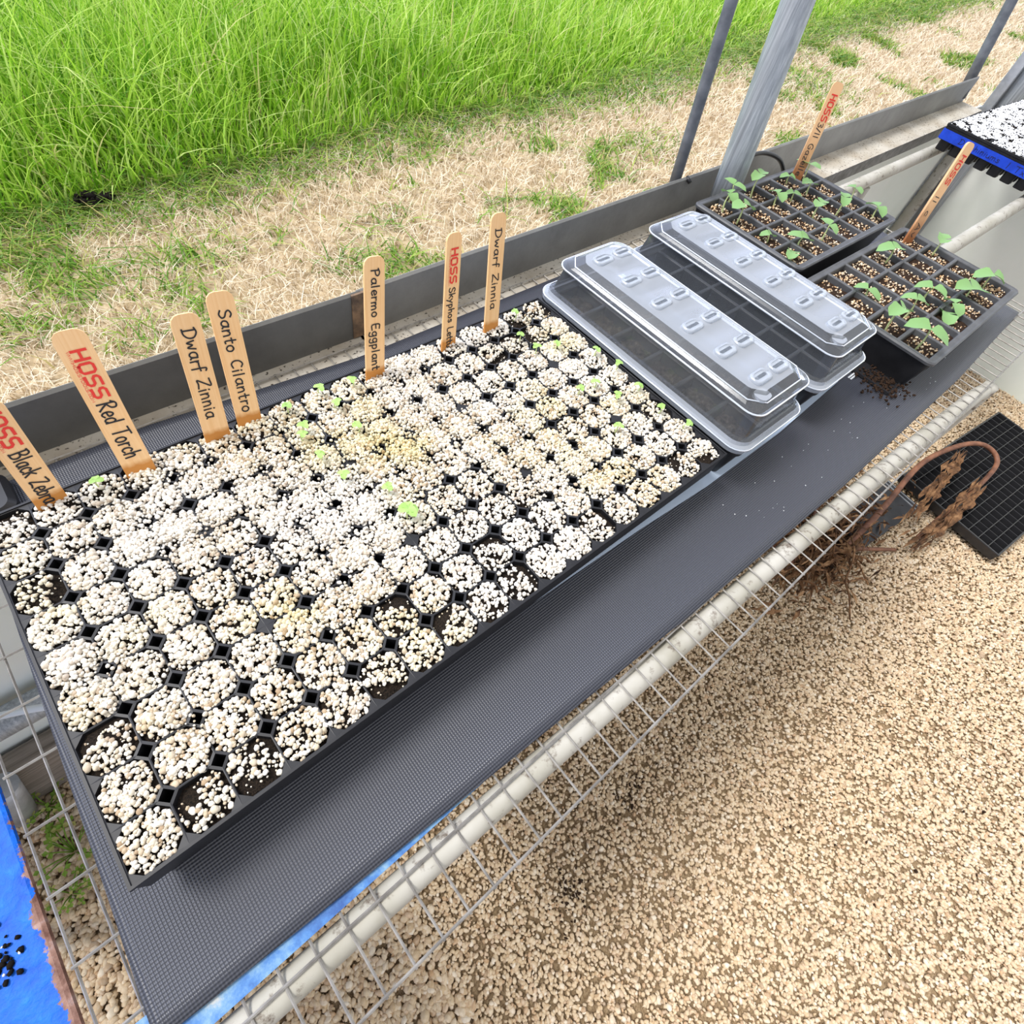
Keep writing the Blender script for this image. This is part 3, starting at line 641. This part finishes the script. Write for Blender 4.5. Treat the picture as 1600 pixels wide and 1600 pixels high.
# ================================================================== SEEDLINGS
def leaf(bm, base, d, up, L, Wd, cup):
    d = d.normalized(); s = d.cross(up).normalized(); n_ = s.cross(d); rows = []
    for i in range(7):
        u_ = i/6; w_ = Wd*(max(0,1-(2*u_-1)**2)**.5*(.8+.35*(1-u_))+.04*(u_ < 1))*(1+.10*math.sin(9*u_))
        row = []
        for k in (-1,-.5,0,.5,1): row.append(bm.verts.new(base+d*(L*u_)+s*(w_*k)+n_*(cup*(abs(k)**1.5)*w_-.35*L*u_*u_)))
        rows.append(row)
    for A, B in zip(rows, rows[1:]):
        for k in range(4): bm.faces.new((A[k],A[k+1],B[k+1],B[k])).smooth = True
def seedling(name, label, cat, group, B, T, L, n_leaf=2, heading=0, stem_r=.0013):
    t = thing(name, label, cat, B, 0, group); tip = Vector(T)-Vector(B); bm = bmesh.new()
    mid = tip*.5+Vector((random.uniform(-.003,.003),random.uniform(-.003,.003),0)); tube(bm, smoothpts([(0,0,-.004),mid,tip],4), [stem_r*1.2]*5+[stem_r*.9]*4, 7); obj('stem', bm, m_stem, t)
    for k in range(n_leaf):
        a = heading+k*math.pi*2/max(2,n_leaf)+random.uniform(-.4,.4); d = Vector((math.cos(a),math.sin(a),random.uniform(-.1,.35))); bm = bmesh.new()
        leaf(bm, tip+Vector((0,0,.0005)), d, Vector((0,0,1)), L*random.uniform(.85,1.15), L*.5*random.uniform(.9,1.1), random.uniform(.15,.4)); obj('leaf', bm, m_leaf if name == 'cucumber_seedling' else m_sprout, t)
    return t
ORD = ['first','second','third','fourth','fifth','sixth']
def cellname(x, y, X0, Y0, X, Y):
    i = min(5,max(0,int((x-X0)/X*6))); j = min(3,max(0,int((y-Y0)/Y*4)))
    return i, j
SC = [(1.190,.374,.023,.024),(1.214,.384,.030,.022),(1.297,.382,.034,.022),(1.181,.335,.024,.026),(1.435,.383,.006,.018),(1.320,.341,.014,.024),(1.372,.334,.006,.018),(1.491,.377,.022,.024),(1.433,.334,.014,.022),(1.353,.271,.022,.024),(1.421,.257,.024,.022),(1.493,.272,.021,.020),(1.493,.212,.013,.024),(1.287,.215,.023,.024),(1.220,.225,.010,.026),(1.172,.209,.004,.024),(1.186,.268,.003,.018)]
SD = [(1.352,.112,.018,.026),(1.484,.076,.020,.024),(1.192,.076,.008,.024),(1.147,.010,.031,.026),(1.210,.009,.024,.024),(1.292,.011,.018,.024),(1.148,-.042,.027,.032),(1.279,-.036,.002,.026),(1.310,-.030,.009,.024),(1.382,-.028,.014,.036),(1.470,-.032,.016,.030)]
used = {}
for lst, X0, Y0, X, where, grp in ((SC,1.148,.182,XC,'back seedling tray','cucumber seedlings in the back tray'),(SD,1.120,-.074,.385,'front right seedling tray','cucumber seedlings in the front right tray')):
    items = []
    for B in lst: items.append((cellname(B[0],B[1],X0,Y0,X,YC), B))
    for (i,j), (x,y,zt,L) in items:
        row = ['front','second','third','back'][j]; same = [b for c, b in items if c == (i,j)]; side = ''
        if len(same) > 1: side = 'left of two ' if x == min(b[0] for b in same) else 'right of two '
        lab = f'green seedling, {side}in {ORD[i]} cell from left, {row} row, {where}'
        seedling('cucumber_seedling', lab, 'seedling', grp, (x,y,-.0095), (x+random.uniform(-.003,.003), y+.004, zt), L, 2, random.uniform(0,6.28))
SP = [(.282,.317),(.324,.324),(.328,.295),(.360,.316),(.282,.283),(.275,.273),(.328,.255),(.276,.241),(.611,.319),(.589,.251),(.587,.280),(.619,.243),(.657,.206),(.662,.173),(.656,.131),(.610,.166),(.586,.167),(.619,.134),(.652,.090),(.660,.053),(.581,.098),(.310,.135),(.310,.169),(.282,.206),(.094,.320)]
ORD18 = ORD+['seventh','eighth','ninth','tenth','eleventh','twelfth','thirteenth','fourteenth','fifteenth','sixteenth','seventeenth','eighteenth']
for q, (x,y) in enumerate(SP):
    i, j = int(x/PT), int(y/PT); same = sorted([p for p in SP if (int(p[0]/PT),int(p[1]/PT)) == (i,j)]); side = ''
    if len(same) > 1: side = ('left ' if (x,y) == same[0] else 'right ')
    lab = f'tiny green {side}sprout, column {ORD18[i]} from left, row {ORD18[j]} from front of perlite tray'
    big = 1.8 if (x,y) == (.310,.135) else 1
    seedling('tiny_sprout', lab, 'sprout', 'sprouts in the big plug tray', (x,y,.001), (x,y,.010+.003*big), .0062*big, 3 if big == 1 else 4, random.uniform(0,6), .0007)

# ================================================================== MARKERS AND WRITING
G = { # strokes in a box: x to the right, y up, baseline 0, x-height .6
'B':(.75,[[(0.1,0),(.1,1)],[(0,.98),(.4,1.02),(.58,.82),(.45,.6),(.12,.52)],[(.12,.52),(.5,.5),(.66,.27),(.5,.04),(.02,0)]]),
'l':(.3,[[(.12,1.0),(.1,.0)]]),'a':(.6,[[(.5,.5),(.35,.6),(.12,.5),(.06,.22),(.2,.02),(.4,.1),(.5,.5)],[(.5,.58),(.48,.15),(.56,.02)]]),
'c':(.5,[[(.46,.48),(.3,.6),(.1,.45),(.08,.18),(.25,.02),(.46,.1)]]),'k':(.55,[[(.1,1),(.08,0)],[(.48,.62),(.1,.32)],[(.2,.38),(.5,.0)]]),
'Z':(.75,[[(.05,.95),(.65,1.0),(.35,.5),(.02,.02),(.35,.06),(.7,.0)]]),'e':(.52,[[(.08,.3),(.45,.34),(.42,.55),(.25,.62),(.08,.42),(.1,.12),(.28,.0),(.48,.1)]]),
'b':(.55,[[(.1,1),(.08,.02)],[(.1,.4),(.3,.58),(.48,.42),(.42,.1),(.22,.0),(.08,.1)]]),'r':(.42,[[(.1,.6),(.1,.0)],[(.1,.38),(.22,.56),(.4,.56)]]),
'R':(.75,[[(.14,.95),(.1,0)],[(0,.8),(.25,1.02),(.58,.95),(.55,.68),(.14,.48)],[(.2,.48),(.45,.22),(.7,.0)]]),
'd':(.58,[[(.46,.48),(.3,.58),(.1,.42),(.1,.12),(.28,.0),(.46,.15)],[(.5,1.0),(.47,.0)]]),'T':(.7,[[(.0,.95),(.68,1.0)],[(.36,.97),(.32,0)]]),
'o':(.55,[[(.28,.6),(.1,.5),(.06,.2),(.22,.0),(.42,.08),(.48,.38),(.36,.58),(.24,.6)]]),'h':(.55,[[(.1,1),(.08,0)],[(.1,.35),(.28,.58),(.42,.5),(.45,.0)]]),
'D':(.8,[[(.15,.95),(.12,.02)],[(0,.9),(.35,1.0),(.68,.75),(.68,.35),(.4,.05),(.0,.0)]]),'w':(.75,[[(.04,.58),(.15,.05),(.34,.45),(.5,.04),(.66,.6)]]),
'f':(.42,[[(.46,.92),(.32,1.0),(.22,.85),(.18,-.1)],[(.02,.5),(.4,.54)]]),'i':(.25,[[(.1,.55),(.1,0)],[(.12,.78),(.13,.82)]]),
'n':(.58,[[(.08,.58),(.08,0)],[(.08,.36),(.25,.58),(.42,.5),(.46,.0)]]),'S':(.65,[[(.56,.88),(.35,1.02),(.1,.85),(.2,.6),(.5,.42),(.55,.15),(.3,-.02),(.04,.12)]]),
't':(.42,[[(.2,.95),(.18,.08),(.34,.02)],[(.02,.6),(.38,.62)]]),'C':(.65,[[(.58,.85),(.35,1.0),(.1,.75),(.06,.3),(.25,.02),(.56,.1)]]),
'P':(.68,[[(.14,.95),(.1,-.02)],[(0,.88),(.35,1.04),(.6,.85),(.5,.58),(.14,.46)]]),'m':(.85,[[(.08,.58),(.08,0)],[(.08,.36),(.22,.58),(.36,.48),(.38,.0)],[(.38,.36),(.54,.58),(.68,.48),(.72,.0)]]),
'E':(.62,[[(.52,.97),(.1,.95),(.08,.02),(.55,.0)],[(.1,.5),(.45,.52)]]),'g':(.58,[[(.46,.48),(.3,.6),(.1,.45),(.1,.16),(.28,.04),(.46,.2)],[(.48,.58),(.46,-.25),(.28,-.4),(.06,-.28)]]),
'p':(.58,[[(.1,.58),(.08,-.4)],[(.1,.42),(.3,.6),(.48,.42),(.42,.1),(.22,.0),(.1,.1)]]),'y':(.55,[[(.05,.58),(.25,.12)],[(.5,.6),(.25,.1),(.05,-.38)]]),
's':(.48,[[(.42,.5),(.25,.6),(.1,.48),(.25,.32),(.42,.2),(.3,.0),(.06,.06)]]),'L':(.55,[[(.12,1.0),(.08,.03),(.5,.0)]]),'u':(.58,[[(.06,.58),(.1,.1),(.28,.0),(.44,.15),(.47,.58)],[(.47,.3),(.54,.0)]]),
'G':(.75,[[(.62,.85),(.38,1.0),(.1,.72),(.08,.28),(.3,.0),(.6,.1),(.62,.42),(.38,.42)]]),'z':(.5,[[(.06,.56),(.44,.58),(.06,.02),(.46,.0)]]),
'3':(.55,[[(.08,.9),(.35,1.0),(.48,.78),(.22,.55),(.5,.35),(.38,.02),(.05,.08)]]),'1':(.3,[[(.12,1),(.12,0)]]),'/':(.45,[[(.38,1.0),(.05,-.05)]]),'A':(.7,[[(.02,0),(.32,1.0),(.62,0)],[(.12,.35),(.54,.36)]]),'v':(.5,[[(.05,.58),(.24,.02),(.46,.6)]]),
' ':(.5,[]),'x':(.5,[[(.05,.58),(.45,0)],[(.45,.6),(.04,0)]]),'.':(.22,[[(.08,.0),(.1,.03)]]),
'H':(1.02,[[(.05,0),(.05,1)],[(.75,0),(.75,1)],[(.05,.5),(.75,.5)]]),'O':(1.04,[[(.2,0),(.05,.15),(.05,.85),(.2,1),(.62,1),(.77,.85),(.77,.15),(.62,0),(.2,0)]]),
'$':(1.0,[[(.74,1),(.2,1),(.05,.85),(.05,.64),(.2,.5),(.58,.5),(.72,.36),(.72,.15),(.58,0),(.03,0)]]),
'W':(.9,[[(0,1),(.2,0),(.42,1),(.62,0),(.82,1)]]),'M':(.9,[[(.05,0),(.1,1),(.42,.2),(.74,1),(.8,0)]]),
}
def strokes(text, h, wd, length, fmap, smooth=True, caps=False, jig=.0):
    """flat ribbons for a line of text of letter height h, stretched to a length; fmap(s, t, lift) -> point"""
    tr_ = .07 if smooth else 0; tot = sum(G[c][0]+tr_ for c in text); k = length/tot; bm = bmesh.new(); x0 = 0; lift = .0005
    for c in text:
        w_, st = G[c]; dy = random.uniform(-jig,jig)
        for s in st:
            p = [Vector((x0+x*k, (y+dy)*h, 0)) for x, y in s]
            if smooth and len(p) > 2: p = smoothpts(p, 4)
            lift += .000004; L = []
            for i, q in enumerate(p):
                d = (p[min(i+1,len(p)-1)]-p[max(i-1,0)]); d = d.normalized() if d.length > 0 else Vector((1,0,0)); nn = Vector((-d.y,d.x,0))*wd/2
                e = d*wd*.45*(-1 if i == 0 else 1 if i == len(p)-1 else 0)
                L.append((bm.verts.new(fmap(q.x+e.x+nn.x, q.y+e.y+nn.y, lift)), bm.verts.new(fmap(q.x+e.x-nn.x, q.y+e.y-nn.y, lift))))
            for A, B in zip(L, L[1:]): bm.faces.new((A[0],A[1],B[1],B[0]))
        x0 += (w_+tr_)*k
    return bm
def marker(label, B, T, ang, wd, writing, logo=None, url=False, m=None, below=.025, th=.0022, tip='round'):
    """B: where the wood leaves the soil, T: centre of the top edge; ang: heading of the width across"""
    B, T = Vector(B), Vector(T); ax = (T-B); Lv = ax.length; ax.normalize()
    r = Vector((math.cos(ang),math.sin(ang),0)); r = (r-ax*r.dot(ax)).normalized(); nrm = r.cross(ax).normalized()
    if nrm.dot(Vector(CP)-B) < 0: nrm = -nrm; r = -r
    t = thing('plant_marker', label, 'plant marker', B, 0, 'wooden plant markers'); t.matrix_world = Matrix(((r.x,-nrm.x,ax.x,B.x),(r.y,-nrm.y,ax.y,B.y),(r.z,-nrm.z,ax.z,B.z),(0,0,0,1)))
    h = wd/2; c = wd*.32; out = [(-h,-below),(h,-below),(h,Lv-c),(h-c*.15,Lv-c*.5),(h-c*.55,Lv-c*.12),(h-c,Lv),(-h+c,Lv),(-h+c*.55,Lv-c*.12),(-h+c*.15,Lv-c*.5),(-h,Lv-c)]
    bm = bmesh.new(); loft(bm, [[(x,-th/2,z) for x, z in out],[(x,th/2,z) for x, z in out]], True, True); obj('stick', bm, m or m_stick, t)
    def fm(s0, x0): return lambda s, t_, lift: Vector((x0+t_, -th/2-lift, Lv-s0-s))
    if writing:
        text, a, b, hh = writing; obj('handwriting', strokes(text, hh, wd*.060, (b-a)*Lv, fm(a*Lv, -hh*.45), jig=.04), m_ink, t)
    if logo:
        a, b, hh = logo; tag(obj('red_print', strokes('HO$$', hh, hh*.22, (b-a)*Lv, fm(a*Lv, -hh*.38), smooth=False), m_red, t), 'bold red block letters')
        if url: obj('web_address', strokes('WWW.HO$$TOOL$.COM', hh*.20, hh*.035, (b-a)*Lv, fm(a*Lv, -hh*.72), smooth=False), m_red, t)
    return t
WS = .0245
marker('marker reading Black Zebra, leftmost of the perlite tray, cut by the photo edge', (.055,.326,0), (.0585,.346,.107), .05, WS, ('Black Zebra',.44,.98,.0130), (.03,.41,.011), True)
marker('marker with red print reading Red Torch, second from left', (.1295,.3185,0), (.134,.370,.130), -.15, WS*1.04, ('Red Torch',.46,.87,.0140), (.12,.445,.0105), True)
marker('marker reading Dwarf Zinnia just left of the Santo Cilantro marker', (.2055,.3205,0), (.2195,.350,.1285), -.02, WS, ('Dwarf Zinnia',.10,.80,.0115))
marker('marker reading Santo Cilantro, third from the left edge of tray', (.2415,.325,0), (.2575,.365,.129), -.05, WS, ('Santo Cilantro',.12,.90,.0105))
marker('marker reading Palermo Eggplant in front of the rusty ledge joint', (.3915,.318,0), (.409,.343,.134), 0, WS, ('Palermo Eggplant',.09,.93,.0095))
marker('marker with red print reading Skyphos Lettuce on the perlite tray', (.4985,.317,0), (.513,.344,.133), .12, WS*.95, ('Skyphos Lettu',.44,1.0,.0095), (.12,.42,.0095), True)
marker('marker reading Dwarf Zinnia, rightmost and tallest on the perlite tray', (.5685,.3165,0), (.580,.348,.138), .0, WS*.95, ('Dwarf Zinnia',.12,.80,.0100))
marker('leaning soil stained marker with red print in the back 24 cell tray', (1.470,.385,-.006), (1.515,.421,.149), math.radians(-33), WS, ('3/11 Gazelle',.40,.97,.0115), (.12,.40,.0115), False, m_stickd, .012)
marker('leaning marker with red print in the front right 24 cell tray', (1.478,.128,-.006), (1.534,.157,.147), math.radians(-22), WS*.9, ('11 c Av',.52,.97,.0105), (.12,.42,.0105), False, m_stickd, .012, .004)

# blue tape with its writing on the far tray
tape = thing('blue_tape', 'strip of blue tape with handwriting stuck on the far right tray', 'tape', TE.location, math.radians(-2))
bm = bmesh.new(); bbox(bm, -.0032,-.0024, -.004,.3385, -.034,-.011); obj('tape_strip', bm, m_tape, tape)
bm = bmesh.new(); bbox(bm, -.0024,.055, .3385,.3392, -.034,-.011); obj('tape_end', bm, m_tape, tape)
obj('handwriting', strokes('Delphiniums', .012, .0012, .115, lambda s, t_, l: Vector((-.0032-l, .285-s, -.028+t_))), m_ink, tape)
obj('handwriting', strokes('l Tx', .014, .0012, .05, lambda s, t_, l: Vector((-.0032-l, .150-s, -.030+t_))), m_ink, tape)
# irrigation cable
bm = bmesh.new(); tube(bm, smoothpts([(1.30,.440,.012),(1.36,.452,.026),(1.42,.452,.024),(1.48,.440,.006),(1.52,.430,-.03),(1.53,.425,-.062)]), .0042, 10)
tag(obj('black_cable', bm, m_rubber), 'black cable looping from the thick post behind the back tray', 'cable')

# ================================================================== FLOOR ITEMS UNDER THE BENCH
t = thing('grid_tray', 'empty black many celled plug tray lying on the gravel at right', 'seed tray', (2.055,-.232,GZ+.008), math.radians(-7))
V = []; F = []
pt = .0337; nx, ny = 20, 10
def q4(a,b,c,d): i = len(V); V.extend([a,b,c,d]); F.append((i,i+1,i+2,i+3))
for i in range(nx):
    for j in range(ny):
        x0,y0 = i*pt, -(j+1)*pt; o_ = pt; e = .0012
        A = [(x0,y0,.044),(x0+o_,y0,.044),(x0+o_,y0+o_,.044),(x0,y0+o_,.044)]; B = [(x0+e,y0+e,.0435),(x0+o_-e,y0+e,.0435),(x0+o_-e,y0+o_-e,.0435),(x0+e,y0+o_-e,.0435)]; Cc = [(x0+.008,y0+.008,.002),(x0+o_-.008,y0+.008,.002),(x0+o_-.008,y0+o_-.008,.002),(x0+.008,y0+o_-.008,.002)]
        for k in range(4): q4(A[k],A[(k+1)%4],B[(k+1)%4],B[k]); q4(B[k],B[(k+1)%4],Cc[(k+1)%4],Cc[k])
        q4(*Cc)
pm('cell_grid', V, F, m_gridtray, t)
bm = bmesh.new(); XX, YY = nx*pt, ny*pt
rc = lambda o_, z: [(-o_,-YY-o_,z),(XX+o_,-YY-o_,z),(XX+o_,o_,z),(-o_,o_,z)]
loft(bm, [rc(0,.044),rc(.004,.0445),rc(.005,.042),rc(.004,.038),rc(.002,.012)], False); obj('rim_skirt', bm, m_gridtray, t)
t = thing('flat_box', 'dull dark plastic flat half hidden by the dried plant', 'plastic flat', (1.70,-.165,GZ+.006), math.radians(-7))
bm = bmesh.new(); bbox(bm, 0,.33,-.13,0,0,.018); bevel(obj('base', bm, m_slate, t), .003)
bm = bmesh.new(); bbox(bm, .30,.303,-.13,0,.018,.021); bbox(bm, .318,.321,-.13,0,.018,.020); obj('ridge', bm, m_galv, t)

def dried():
    t = thing('dried_plant', 'heap of dried brown plant with looping reddish stem under the bench', 'dried plant', (1.62,-.22,GZ))
    def st(pts, r): 
        bm = bmesh.new(); p = smoothpts(pts, 8); tube(bm, [Vector(q)-Vector((1.62,-.22,GZ)) for q in p], [r*(1-.35*i/len(p)) for i in range(len(p))], 9); obj('stem', bm, m_dstem, t)
    st([(1.60,-.25,-.80),(1.72,-.255,-.765),(1.83,-.25,-.74),(2.05,-.237,-.70),(2.22,-.28,-.675),(2.31,-.335,-.68),(2.30,-.395,-.70),(2.14,-.40,-.72),(1.98,-.385,-.75),(1.86,-.38,-.795)], .0095)
    st([(1.42,-.10,-.80),(1.50,-.16,-.78),(1.63,-.26,-.79),(1.78,-.36,-.805)], .008)
    st([(1.38,-.19,-.80),(1.45,-.18,-.78),(1.6,-.14,-.76),(1.75,-.08,-.76)], .007)
    # crumpled leaf ribbons hanging along the loop and in the heap
    def ribbon(pts, w0, k=26):
        p = smoothpts(pts, 6); bm = bmesh.new(); rows = []
        for i, q in enumerate(p):
            q = Vector(q)-Vector((1.62,-.22,GZ)); a = i*.9+random.uniform(-.6,.6); w_ = w0*(.35+random.random())*math.sin(math.pi*(.06+.9*i/(len(p)-1)))
            s = Vector((math.cos(a)*.5, math.sin(a), .6*math.sin(a*1.7)))*w_
            rows.append([bm.verts.new(q+s), bm.verts.new(q+Vector((0,0,.3*w_))), bm.verts.new(q-s)])
        for A, B in zip(rows, rows[1:]):
            for k_ in (0,1): bm.faces.new((A[k_],A[k_+1],B[k_+1],B[k_]))
        return bm
    for _ in range(9):
        j = lambda s: random.uniform(-s,s)
        obj('dried_leaf', ribbon([(2.22+j(.03),-.30+j(.02),-.69),(2.10+j(.02),-.305+j(.02),-.70),(1.99+j(.02),-.315+j(.02),-.72),(1.88+j(.03),-.33+j(.02),-.76)], .010), m_dry, t)
        obj('dried_leaf', ribbon([(2.18+j(.03),-.395+j(.02),-.70),(2.05+j(.02),-.40+j(.02),-.725),(1.93+j(.02),-.40+j(.02),-.76),(1.80+j(.04),-.38+j(.03),-.80)], .010), m_dry, t)
    bm = bmesh.new()
    for _ in range(1300):
        c = Vector((rng.normal(1.60,.13), rng.normal(-.195,.055), GZ+.006+abs(rng.normal(0,.035)))); a = random.uniform(0,6.28); L = random.uniform(.02,.075); d = Vector((math.cos(a),math.sin(a)*.7,random.uniform(-.25,.25)))*L
        c -= Vector((1.62,-.22,GZ)); s = Vector((-d.y,d.x,random.uniform(-.02,.02)))*random.uniform(.03,.10)
        v = [bm.verts.new(p) for p in (c-d*.5, c+s, c+d*.5+Vector((0,0,-.004)), c-s+Vector((0,0,.006)))]; bm.faces.new((v[0],v[1],v[3])); bm.faces.new((v[1],v[2],v[3]))
    for _ in range(90):
        c = Vector((rng.normal(1.58,.11), rng.normal(-.19,.05), GZ+.01+abs(rng.normal(0,.03))))-Vector((1.62,-.22,GZ)); a = random.uniform(0,6.28); d = Vector((math.cos(a),math.sin(a)*.6,0))*random.uniform(.04,.11)
        tube(bm, smoothpts([c-d, c+Vector((0,0,random.uniform(0,.03))), c+d+Vector((random.uniform(-.02,.02),random.uniform(-.02,.02),0))],4), random.uniform(.0012,.003), 5)
    o = obj('leaf_litter', bm, m_dry, t); o['kind'] = 'stuff'
    return t
dried()

P = []
for cx, cy, sx_, sy_, k in ((.395,-.331,.03,.022,70),(.63,-.275,.035,.016,50),(.87,-.55,.05,.04,24),(1.1,-.75,.25,.2,26)):
    P.append(np.c_[rng.normal(cx,sx_,k), rng.normal(cy,sy_,k), np.full(k,GZ+.005)])
P = np.concatenate(P)
tag(grains('floor_debris', P, rng.uniform(.0015,.0042,len(P)), m_soil24, ICO1, .5, .25), 'dark specks of spilled soil lying on the open gravel', 'soil', kind='stuff')
# blue painted table left of the bench
bt = thing('painted_table', 'bright blue rusted steel table at the lower left corner', 'table', (-.100,-.05,-.15))
bm = bmesh.new(); L = lambda g, z: [(x-.26,y-.03,z) for x, y in rrect(.26+g,.33+g,.035)]
loft(bm, [L(-.006,-.006),L(-.001,-.006),L(0,-.004),L(-.001,-.0012),L(-.004,0)], True, True); obj('tabletop', bm, m_bluesteel, bt)
for sx_, sy_ in ((-.26,.26),(-.48,.26),(-.34,-.32),(-.48,-.32)):
    bm = bmesh.new(); tube(bm, [(sx_,sy_,-.005),(sx_,sy_,GZ+.15)], .014, 12); obj('leg', bm, m_bluesteel, bt)
P = np.c_[rng.normal(-.146,.012,90), rng.normal(.050,.010,90), np.full(90,-.149)]
tag(grains('soil_crumbs', P, rng.uniform(.001,.004,90), m_mud, ICO1), 'black soil crumbs scattered on the blue table', 'soil', kind='stuff')
P = np.c_[rng.normal(-.146,.014,14), rng.normal(.050,.012,14), np.full(14,-.148)]; 
tag(grains('white_grains', P, rng.uniform(.001,.003,14), m_perlw, ICO1), 'few white perlite grains on the blue table', 'perlite', kind='stuff')
